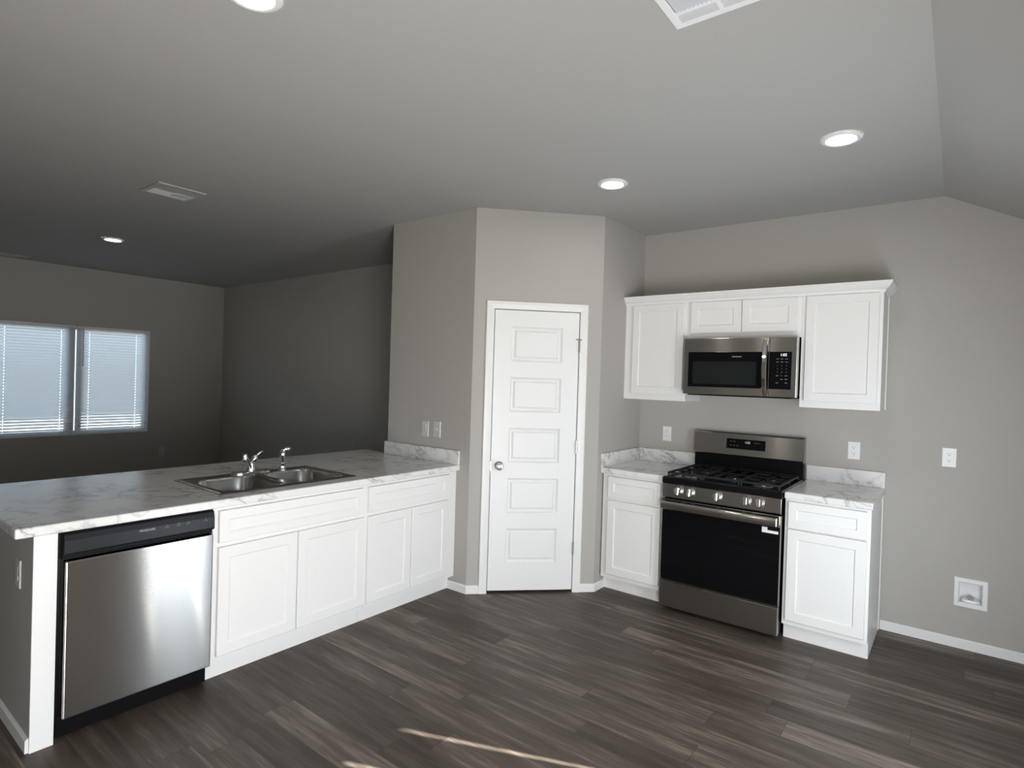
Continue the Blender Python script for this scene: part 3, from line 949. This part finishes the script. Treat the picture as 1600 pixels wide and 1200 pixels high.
for (bx, by, br) in burners:
    b = BM(); lathe(b, (bx, by, 0.9005), (0, 0, 1), [(br + 0.018, 0), (br + 0.012, 0.004), (br, 0.006), (br, 0.013), (br - 0.004, 0.016), (0, 0.016)], 32)
    bu = mesh_obj('burner', b, STEELD, t, smooth=True)
    b = BM(); lathe(b, (bx, by, 0.9165), (0, 0, 1), [(br - 0.002, 0), (br, 0.003), (br - 0.002, 0.007), (br - 0.008, 0.009), (0, 0.0095)], 32)
    mesh_obj('burner_cap', b, IRON, bu, smooth=True)
gw = (RX1 - RX0 - 0.036) / 3
for gi in range(3):
    g0 = RX0 + 0.018 + gi * gw + 0.002
    g1 = g0 + gw - 0.004
    gz0, gz1 = 0.926, 0.940
    gy0, gy1 = -0.640, -0.098
    b = BM()
    s_ = 0.011
    box(b, g0, g0 + s_, gy0, gy1, gz0, gz1); box(b, g1 - s_, g1, gy0, gy1, gz0, gz1)
    box(b, g0 + s_, g1 - s_, gy0, gy0 + s_, gz0, gz1); box(b, g0 + s_, g1 - s_, gy1 - s_, gy1, gz0, gz1)
    gc = (g0 + g1) / 2
    ymid = (gy0 + gy1) / 2
    box(b, g0 + s_, g1 - s_, ymid - s_ / 2, ymid + s_ / 2, gz0, gz1)
    for cy_ in ((-0.50, -0.235) if gi != 1 else (-0.365,)):
        r0 = 0.028
        for (ax0, ay0, ax1, ay1) in ((g0 + s_, cy_ - 0.005, gc - r0, cy_ + 0.005), (gc + r0, cy_ - 0.005, g1 - s_, cy_ + 0.005)):
            if gi != 1:
                box(b, ax0, ax1, ay0, ay1, gz0 + 0.001, gz1 + 0.002)
        hi = gy1 - s_ if cy_ > ymid else ymid - s_ / 2
        lo = ymid + s_ / 2 if cy_ > ymid else gy0 + s_
        if gi == 1:
            hi, lo = gy1 - s_, gy0 + s_
            for xx in (gc - 0.045, gc + 0.045):
                box(b, xx - 0.005, xx + 0.005, lo, ymid - s_ / 2, gz0 + 0.001, gz1 + 0.002)
                box(b, xx - 0.005, xx + 0.005, ymid + s_ / 2, hi, gz0 + 0.001, gz1 + 0.002)
        else:
            box(b, gc - 0.005, gc + 0.005, cy_ + r0, hi, gz0 + 0.001, gz1 + 0.002)
            box(b, gc - 0.005, gc + 0.005, lo, cy_ - r0, gz0 + 0.001, gz1 + 0.002)
    for (fx, fy) in ((g0 + 0.006, gy0 + 0.006), (g1 - 0.006, gy0 + 0.006), (g0 + 0.006, gy1 - 0.006), (g1 - 0.006, gy1 - 0.006), (g0 + 0.006, ymid), (g1 - 0.006, ymid)):
        lathe(b, (fx, fy, 0.9095), (0, 0, 1), [(0.008, 0), (0.0055, 0.017)], 10)
    mesh_obj('grate', b, IRON, t, bevel=0.002)
# backguard
b = BM(); box(b, RX0 + 0.001, RX1 - 0.001, -0.074, -0.026, 0.866, 1.035)
mesh_obj('back_riser', b, BLACKP, t, bevel=0.003)
b = BM()
prof = [(-0.026, 1.028), (-0.088, 1.028), (-0.096, 1.034), (-0.078, 1.184), (-0.070, 1.190), (-0.026, 1.190)]
loft(b, [[(x, y, z) for y, z in prof] for x in (RX0 - 0.001, RX1 - 0.004)])
bg = mesh_obj('backguard', b, STEEL, t, bevel=0.002)
b = BM()
loft(b, [[(x, y, z) for y, z in [(-0.024, 1.022), (-0.094, 1.022), (-0.099, 1.032), (-0.080, 1.186), (-0.070, 1.193), (-0.024, 1.193)]] for x in (RX1 - 0.004, RX1 + 0.001)])
mesh_obj('end_cap', b, STEELD, bg)
nrm = Vector((0, -0.150, -0.018)).normalized()             # tilted face
upv = Vector((0, 0.018, 0.150)).normalized()
MB_ = axes((RC, -0.0885, 1.0965), (1, 0, 0), upv, nrm)
b = BM(); box(b, 0.735 - RC, 1.006 - RC, -0.016, 0.056, 0.000, 0.0022, MB_)
dp = mesh_obj('display_panel', b, BLACKG, bg)
def onMB(u, v):
    return MB_ @ Matrix.Translation((u, v, 0.0026))
text('clock_digits', '1:02', 0.022, onMB(0.008, 0.034), LEDD, dp)
text('panel_lettering', 'FRIGIDAIRE', 0.008, onMB(0.072, 0.034), DIM, dp)
for (u0, v0) in [(-0.115 + i * 0.024, 0.006) for i in range(3)] + [(-0.115, 0.034), (-0.091, 0.034)]:
    b = BM(); box(b, u0, u0 + 0.012, v0, v0 + 0.004, 0.0022, 0.0026, MB_)
    mesh_obj('touch_mark', b, DIM, dp)
# control fascia with knobs
b = BM()
prof = [(-0.632, 0.770), (-0.668, 0.770), (-0.672, 0.776), (-0.666, 0.862), (-0.660, 0.866), (-0.632, 0.866)]
loft(b, [[(x, y, z) for y, z in prof] for x in (RX0, RX1 - 0.004)])
fa = mesh_obj('control_fascia', b, STEEL, t, bevel=0.0015)
for kx_ in (0.612, 0.690, 0.868, 1.048, 1.126):
    b = BM()
    base = Vector((kx_, -0.6695, 0.823)); ndir = Vector((0, -1, 0.06)).normalized()
    lathe(b, base, ndir, [(0.0, 0), (0.0285, 0), (0.0285, 0.004), (0.0255, 0.007), (0.0245, 0.024), (0.021, 0.0275), (0, 0.028)], 32)
    kn = mesh_obj('knob', b, NICKEL, t, smooth=True)
    b = BM()
    Mk = axes(base + ndir * 0.026, (1, 0, 0), ndir.cross(Vector((1, 0, 0))), ndir)
    if (Mk.to_3x3() @ Vector((0, 1, 0))).z < 0:
        Mk = axes(base + ndir * 0.026, (-1, 0, 0), Vector((1, 0, 0)).cross(ndir) * 1.0, ndir)
    box(b, -0.0075, 0.0075, -0.025, 0.025, -0.006, 0.010, Mk)
    mesh_obj('grip', b, CHROME, kn, bevel=0.003)
# oven door
b = BM()
grid_plate(b, [RX0 - 0.002, RX1 - 0.002], [0.208, 0.760], [(RX0 + 0.004, RX1 - 0.008, 0.214, 0.688)], 0.036, axes((0, -0.670, 0), (1, 0, 0), (0, 0, 1), (0, -1, 0)))
od = mesh_obj('oven_door', b, STEEL, t, bevel=0.0015)
b = BM(); box(b, RX0 + 0.004, RX1 - 0.008, -0.672, -0.640, 0.214, 0.688)
gl = mesh_obj('oven_glass', b, BLACKG, od)
b = BM()
for (sx0, sx1) in ((0.02, 0.135), (0.17, 0.195), (0.225, 0.365), (0.39, 0.53), (0.558, 0.585), (0.615, 0.74)):
    box(b, RX0 + sx0, RX0 + sx1, -0.6712, -0.6705, 0.748, 0.753)
mesh_obj('vent_slot', b, BLACKP, od)
b = BM()
prof = []
for k in range(13):
    a_ = math.pi * k / 12
    prof.append((-0.672 - 0.044 - 0.014 * math.sin(a_), 0.7245 + 0.0265 * math.cos(a_)))
prof += [(-0.700, 0.6995), (-0.700, 0.7495)]
loft(b, [[(x, y, z) for y, z in prof] for x in (RX0 + 0.012, RX1 - 0.018)])
for xx in (RX0 + 0.020, RX1 - 0.060):
    box(b, xx, xx + 0.028, -0.702, -0.670, 0.702, 0.734)
mesh_obj('oven_handle', b, STEEL, od, bevel=0.003)
b = BM(); box(b, 1.146, 1.240, -0.6728, -0.6721, 0.648, 0.682)
st = mesh_obj('sticker', b, LABELW, od); st['label'] = 'small white sticker with a black block'
b = BM(); box(b, 1.178, 1.240, -0.6732, -0.6727, 0.665, 0.682)
mesh_obj('black_block', b, BLACKP, st)
b = BM(); box(b, RX0 - 0.003, RX1 - 0.003, -0.670, -0.633, 0.030, 0.203)
dw = mesh_obj('storage_drawer', b, STEELD, t, bevel=0.004)
b = BM(); box(b, RX0 + 0.10, RX0 + 0.30, -0.674, -0.668, 0.199, 0.205)
mesh_obj('drawer_lip', b, STEEL, dw)

# ---- wall cabinets
YU = -0.305
ZU0, ZU1 = 1.413, 2.150
def wall_cab(label, x0, x1, z0, doors):
    t = thing('wall_cabinet', label, 'cabinet', ((x0 + x1) / 2, -0.15, z0), 'white wall cabinets')
    b = BM()
    holes = [(d[0] + 0.02, d[1] - 0.02, d[2] + 0.02, d[3] - 0.02) for d in doors]
    if len(doors) == 2:
        holes = [(doors[0][0] + 0.02, doors[1][1] - 0.02, doors[0][2] + 0.02, doors[0][3] - 0.02)]
    carcass(b, x0, x1, YU, -0.002, z0, ZU1, '-y', holes)
    box(b, x0 + 0.016, x1 - 0.016, YU + 0.02, -0.02, ZU1 - 0.016, ZU1)
    mesh_obj('body', b, CAB, t)
    for d in doors:
        front_y('door', t, d[0], d[1], d[2], d[3], YU, 0.052)
    return t
wall_cab('white single-door wall cabinet between the pantry wall and the microwave', 0.001, 0.494, ZU0, [(0.069, 0.474, 1.457, 2.131)])
wall_cab('short white two-door wall cabinet above the microwave', 0.495, 1.2565, 1.868, [(0.524, 0.8785, 1.907, 2.130), (0.8825, 1.232, 1.907, 2.130)])
tr_ = wall_cab('white single-door wall cabinet with an open side to the right of the microwave', 1.2575, 1.704, ZU0, [(1.283, 1.686, 1.455, 2.130)])
b = BM(); box(b, 1.704, 1.709, -0.026, -0.002, ZU0, ZU1)
mesh_obj('scribe_strip', b, CAB, tr_)
# crown moulding over all three
cm = BM()
prof = [(0.0, 2.132), (0.006, 2.132), (0.009, 2.142), (0.014, 2.150), (0.024, 2.158), (0.034, 2.170), (0.041, 2.182), (0.045, 2.186), (0.045, 2.197), (0.0, 2.197)]
stations = [((0.001, YU - 0.001), (0, -1)), ((1.705, YU - 0.001), (1, -1)), ((1.705, -0.002), (1, 0))]
loft(cm, [[(p[0] + dd_[0] * a_, p[1] + dd_[1] * a_, z) for a_, z in prof] for p, dd_ in stations])
tag(mesh_obj('crown_molding', cm, CAB), 'white crown moulding along the top of the three wall cabinets', 'molding')

# ---- microwave
MX0, MX1, MZ0, MZ1 = 0.512, 1.2545, 1.472, 1.864
t = thing('microwave', 'stainless over-the-range microwave hung under the short cabinet', 'microwave', ((MX0 + MX1) / 2, -0.2, MZ0))
YM = -0.400
b = BM(); box(b, MX0 + 0.003, MX1 - 0.003, -0.358, -0.004, MZ0 + 0.012, MZ1)
mesh_obj('body', b, STEELD, t)
b = BM(); box(b, MX0 + 0.03, MX1 - 0.03, -0.385, -0.01, MZ0 - 0.008, MZ0 + 0.012)
mesh_obj('underside_grille', b, BLACKP, t)
DX = 1.088
b = BM(); box(b, MX0, DX - 0.001, YM, -0.358, MZ0, MZ1)
do = mesh_obj('door', b, STEEL, t, bevel=0.003)
b = BM(); box(b, 0.546, DX - 0.003, YM - 0.0015, YM + 0.004, 1.525, 1.768)
dg_ = mesh_obj('door_glass', b, BLACKG, do, bevel=0.0008)
b = BM(); box(b, 0.580, 1.008, YM - 0.0022, YM - 0.0016, 1.546, 1.702)
mesh_obj('viewing_window', b, SCREEN, dg_)
MYt = lambda x, z, y: axes((x, y, z), (1, 0, 0), (0, 0, 1), (0, -1, 0))
text('brand_lettering', 'FRIGIDAIRE', 0.0125, MYt(0.881, 1.735, YM - 0.0020), PRINT, dg_)
b = BM(); box(b, DX, MX1, YM, -0.358, MZ0, MZ1)
cpn = mesh_obj('control_side', b, STEEL, t, bevel=0.003)
b = BM(); box(b, DX + 0.001, 1.224, YM - 0.0015, YM + 0.004, 1.524, 1.768)
kp = mesh_obj('control_panel', b, BLACKG, cpn, bevel=0.0008)
text('clock_digits', '1:02', 0.024, MYt(1.175, 1.747, YM - 0.0022), LED, kp)
rows = [1.721, 1.701, 1.678, 1.656, 1.634, 1.612, 1.589, 1.566]
for ri, rz in enumerate(rows):
    for ci, cx_ in enumerate((1.139, 1.166, 1.193)):
        if ri == 6 and ci == 0 or ri == 7 and ci == 1:
            continue
        if 2 <= ri <= 5:
            dg = str((ri - 2) * 3 + ci + 1) if ri < 5 else ('', '0', '')[ci]
            if dg:
                text('key', dg, 0.013, MYt(cx_, rz, YM - 0.0020), DIM, kp)
                continue
        b = BM(); w_ = 0.008
        box(b, cx_ - w_, cx_ + w_, YM - 0.0021, YM - 0.0014, rz - 0.0025, rz + 0.0025)
        mesh_obj('key', b, DIM, kp)
b = BM()
hp = []
HX = 1.066
loft_r = []
for k in range(17):
    u = k / 16
    z = 1.478 + (1.842 - 1.478) * u
    bow = math.sin(math.pi * u) ** 0.6 * 0.040
    yy = YM - 0.004 - bow
    ww = 0.0165
    loft_r.append([(HX - ww, yy, z), (HX - ww * 0.6, yy - 0.009, z), (HX + ww * 0.6, yy - 0.009, z), (HX + ww, yy, z), (HX + ww * 0.6, yy + 0.004, z), (HX - ww * 0.6, yy + 0.004, z)])
loft(b, loft_r)
mesh_obj('door_handle', b, CHROME, do, smooth=True)

# ------------------------------------------------------------------ plates, box, lamps, vents
def outlet(label, M, WP=None, group='duplex outlets'):
    WP = WP or WPLAST
    o = M.translation
    t = thing('wall_outlet', label, 'outlet', tuple(o), group)
    def P(bm, *a):
        box(bm, *a, M)
    b = BM(); loft(b, [[M @ Vector((x * (0.036 - i), y * (0.0585 - i), n)) for x, y in ((-1, -1), (1, -1), (1, 1), (-1, 1))] for i, n in ((0, 0.0005), (0, 0.003), (0.003, 0.0062))])
    mesh_obj('plate', b, WP, t)
    for s in (0.0195, -0.0195):
        b = BM()
        loft(b, [[M @ Vector((max(-0.0135, min(0.0135, 0.0172 * math.cos(2 * math.pi * k / 24))), s + 0.0145 * math.sin(2 * math.pi * k / 24), n)) for k in range(24)] for n in (0.006, 0.0074)])
        r = mesh_obj('receptacle', b, WP, t)
        b = BM()
        P(b, -0.0075, -0.0055, s - 0.001, s + 0.0075, 0.0073, 0.0078)
        P(b, 0.0055, 0.0072, s, s + 0.0065, 0.0073, 0.0078)
        loft(b, [[M @ Vector((0.0028 * math.cos(2 * math.pi * k / 12), s - 0.0075 + 0.0028 * math.sin(2 * math.pi * k / 12), n)) for k in range(12)] for n in (0.0073, 0.0078)])
        mesh_obj('slots', b, SLOT, r)
    b = BM(); loft(b, [[M @ Vector((0.003 * math.cos(2 * math.pi * k / 12), 0.003 * math.sin(2 * math.pi * k / 12), n)) for k in range(12)] for n in (0.006, 0.0072)])
    mesh_obj('screw', b, WP, t)
    return t
MB2 = lambda x, z: axes((x, 0, z), (1, 0, 0), (0, 0, 1), (0, -1, 0))
outlet('white outlet above the corner worktop to the left of the range', MB2(0.240, 1.140))
outlet('white outlet above the worktop to the right of the range', MB2(1.538, 1.134))
outlet('white outlet on the bare wall above the recessed water supply box', MB2(2.043, 1.141))
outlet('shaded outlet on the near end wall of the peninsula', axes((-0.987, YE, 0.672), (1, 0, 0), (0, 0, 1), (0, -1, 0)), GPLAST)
outlet('shaded outlet low on the living room wall under the window', axes((XL, -1.072, 0.405), (0, 1, 0), (0, 0, 1), (1, 0, 0)), GPLAST)

def switch(label, x, z, kind):
    M = axes((x, YP, z), (1, 0, 0), (0, 0, 1), (0, -1, 0))
    t = thing('light_switch', label, 'switch', (x, YP, z), 'switches on the pantry wall')
    b = BM(); loft(b, [[M @ Vector((a_ * (0.037 - i), c2 * (0.0595 - i), n)) for a_, c2 in ((-1, -1), (1, -1), (1, 1), (-1, 1))] for i, n in ((0, 0.0005), (0, 0.004), (0.003, 0.007))])
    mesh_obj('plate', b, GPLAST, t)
    b = BM()
    if kind == 'rocker':
        loft(b, [[M @ Vector(p) for p in ((-0.0165, -0.033, 0.0065), (0.0165, -0.033, 0.0065), (0.0165, 0.033, 0.0065), (-0.0165, 0.033, 0.0065))], [M @ Vector(p) for p in ((-0.0155, -0.032, 0.0085), (0.0155, -0.032, 0.0085), (0.0155, 0.032, 0.012), (-0.0155, 0.032, 0.012))]])
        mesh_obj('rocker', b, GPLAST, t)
    else:
        box(b, -0.0055, 0.0055, -0.012, 0.012, 0.0065, 0.0095, M)
        loft(b, [[M @ Vector(p) for p in ((-0.0045, -0.004, 0.009), (0.0045, -0.004, 0.009), (0.0045, 0.007, 0.009), (-0.0045, 0.007, 0.009))], [M @ Vector(p) for p in ((-0.0035, 0.005, 0.021), (0.0035, 0.005, 0.021), (0.0035, 0.010, 0.021), (-0.0035, 0.010, 0.021))]])
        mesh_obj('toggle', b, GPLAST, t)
        for s in (0.030, -0.030):
            b = BM(); loft(b, [[M @ Vector((0.003 * math.cos(2 * math.pi * k / 10), s + 0.003 * math.sin(2 * math.pi * k / 10), n)) for k in range(10)] for n in (0.0068, 0.0078)])
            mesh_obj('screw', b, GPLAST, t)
switch('pale rocker switch on the grey wall over the peninsula splash, farther from the pantry door', -1.118, 1.141, 'rocker')
switch('pale toggle switch on the grey wall over the peninsula splash, nearer the pantry door', -0.992, 1.145, 'toggle')

# recessed water supply box
t = thing('water_supply_box', 'white recessed refrigerator water valve box low on the bare wall', 'valve box', (2.1695, 0, 0.338))
b = BM()
Mw = axes((0, 0, 0), (1, 0, 0), (0, 0, 1), (0, -1, 0))
bx = (2.089, 2.250, 0.250, 0.426)
hi_ = (2.116, 2.223, 0.279, 0.397)
def rr(r4, n):
    return [Mw @ Vector(p) for p in ((r4[0], r4[2], n), (r4[1], r4[2], n), (r4[1], r4[3], n), (r4[0], r4[3], n))]
def ins(r4, d):
    return (r4[0] + d, r4[1] - d, r4[2] + d, r4[3] - d)
loft(b, [rr(bx, 0.0006), rr(bx, 0.004), rr(ins(bx, 0.004), 0.008), rr(ins(hi_, -0.006), 0.008), rr(hi_, 0.004)], cap0=False, cap1=False)
mesh_obj('face_frame', b, WPLAST, t)
b = BM(); loft(b, [rr(hi_, 0.004), rr(ins(hi_, 0.002), -0.085)], cap0=False)
mesh_obj('recess', b, WPLAST, t)
b = BM()
lathe(b, (2.171, 0.040, 0.2805), (0, 0, 1), [(0.024, 0), (0.024, 0.006), (0.011, 0.008), (0.010, 0.030), (0, 0.030)], 20)
tube(b, [(2.171, 0.040, 0.306), (2.171, 0.012, 0.306)], 0.009, 14)
mesh_obj('valve', b, BRASS, t, smooth=True)
b = BM()
th = [2 * math.pi * k / 28 for k in range(28)]
loft(b, [superring(2.171, 0.034, 0.046, 0.032, 0.2805, th, 3), superring(2.171, 0.034, 0.044, 0.030, 0.296, th, 3), superring(2.171, 0.034, 0.020, 0.014, 0.303, th, 2)], cap0=True)
mesh_obj('grommet', b, WPLAST, t, smooth=True)
b = BM()
tube(b, [(2.158, 0.004, 0.312), (2.184, 0.004, 0.300)], 0.006, 12)
tube(b, [(2.171, 0.014, 0.306), (2.171, 0.002, 0.306)], 0.005, 10)
mesh_obj('valve_handle', b, BRASS, t, smooth=True)

def downlight(label, x, y):
    t = thing('recessed_light', label, 'ceiling light', (x, y, H), 'recessed ceiling lights')
    b = BM()
    lathe(b, (x, y, H - 0.0005), (0, 0, -1), [(0.090, 0), (0.090, 0.004), (0.086, 0.009), (0.074, 0.012), (0.066, 0.010), (0.062, 0.004)], 48, cap0=False, cap1=False)
    mesh_obj('trim_ring', b, WPLAST, t, smooth=True)
    b = BM()
    lathe(b, (x, y, H - 0.004), (0, 0, -1), [(0.0625, 0), (0.0620, 0.003), (0.05, 0.005), (0, 0.006)], 48)
    mesh_obj('lens', b, LAMP, t, smooth=True)
downlight('lit recessed light in front of the pantry door', 0.373, -1.285)
downlight('lit recessed light near the ceiling crease by the wall cabinets', 1.594, -1.277)
downlight('lit recessed light alone in the dark living room ceiling', -4.310, -2.407)
downlight('lit recessed light cut off by the top edge of the photo', 0.255, -3.490)

def vent(label, x0, x1, y0, y1, style, paint):
    t = thing('ceiling_vent', label, 'vent', ((x0 + x1) / 2, (y0 + y1) / 2, H), 'ceiling air vents')
    Mv = axes((0, 0, H - 0.001), (1, 0, 0), (0, -1, 0), (0, 0, -1))      # u = x, v = -y, n = down
    e = 0.028
    xm, ym_ = (x0 + x1) / 2, (y0 + y1) / 2
    b = BM()
    if style == 'four':
        hs = []
        for (a0, a1) in ((x0 + e, x0 + 0.150), (x0 + 0.166, x1 - e)):
            for (c0_, c1_) in ((y1 - e - 0.042, y1 - e), (y0 + e, y1 - e - 0.056)):
                hs.append((a0, a1, -c1_, -c0_))
    else:
        hs = [(x0 + e, x1 - e, -(y1 - e), -(y0 + e))]
    Mv2 = axes((0, 0, H - 0.010), (1, 0, 0), (0, -1, 0), (0, 0, -1))
    grid_plate(b, [x0, x1], [-y1, -y0], hs, 0.0095, Mv2)
    mesh_obj('vent_frame', b, paint, t, bevel=0.003)
    b = BM()
    for k, h_ in enumerate(hs):
        along_x = (style == 'four' and k % 2 == 0)
        a0, a1, c0_, c1_ = h_
        L = (c1_ - c0_) if along_x else (a1 - a0)
        n = max(3, int(L / 0.0135))
        half = style != 'four'
        for i in range(n):
            s0 = i * L / n
            til = 0.011 if i < n / 2 or not half else -0.011
            if along_x:
                pts = [(a0, c0_ + s0 + 0.002, 0.0075), (a1, c0_ + s0 + 0.002, 0.0075), (a1, c0_ + s0 + 0.002 + 0.013, -0.004), (a0, c0_ + s0 + 0.002 + 0.013, -0.004)]
            else:
                pts = [(a0 + s0 + 0.006, c0_, 0.0075), (a0 + s0 + 0.006, c1_, 0.0075), (a0 + s0 + 0.006 + til, c1_, -0.004), (a0 + s0 + 0.006 + til, c0_, -0.004)]
            pa = [Mv2 @ Vector((p[0], p[1], p[2] - 0.006)) for p in pts]
            pb = [p + Vector((0, 0, 0.0008)) for p in pa]
            loft(b, [pa, pb])
    mesh_obj('louvers', b, LOUV if style == 'four' else paint, t)
    b = BM(); box(b, x0 + 0.01, x1 - 0.01, y0 + 0.01, y1 - 0.01, H - 0.0015, H - 0.0005)  # thin dark sheet, the shade inside the duct put into its colour
    mesh_obj('duct_shade_sheet', b, DARK, t)
    return t
vent('white four-way vent at the top edge of the photo, near the ceiling crease', 1.288, 1.640, -2.910, -2.558, 'four', VENTW)
v2 = vent('dull vent with a pale damper plate in the grey ceiling above the sink side', -2.350, -2.045, -2.880, -2.580, 'two', VENTG)
b = BM(); box(b, -2.268, -2.190, -2.72, -2.60, H - 0.0125, H - 0.0098)
mesh_obj('damper_plate', b, VENTW, v2)
vent('dim vent in the dark living room ceiling over the window wall', -6.36, -6.20, -2.95, -2.60, 'two', VENTG)
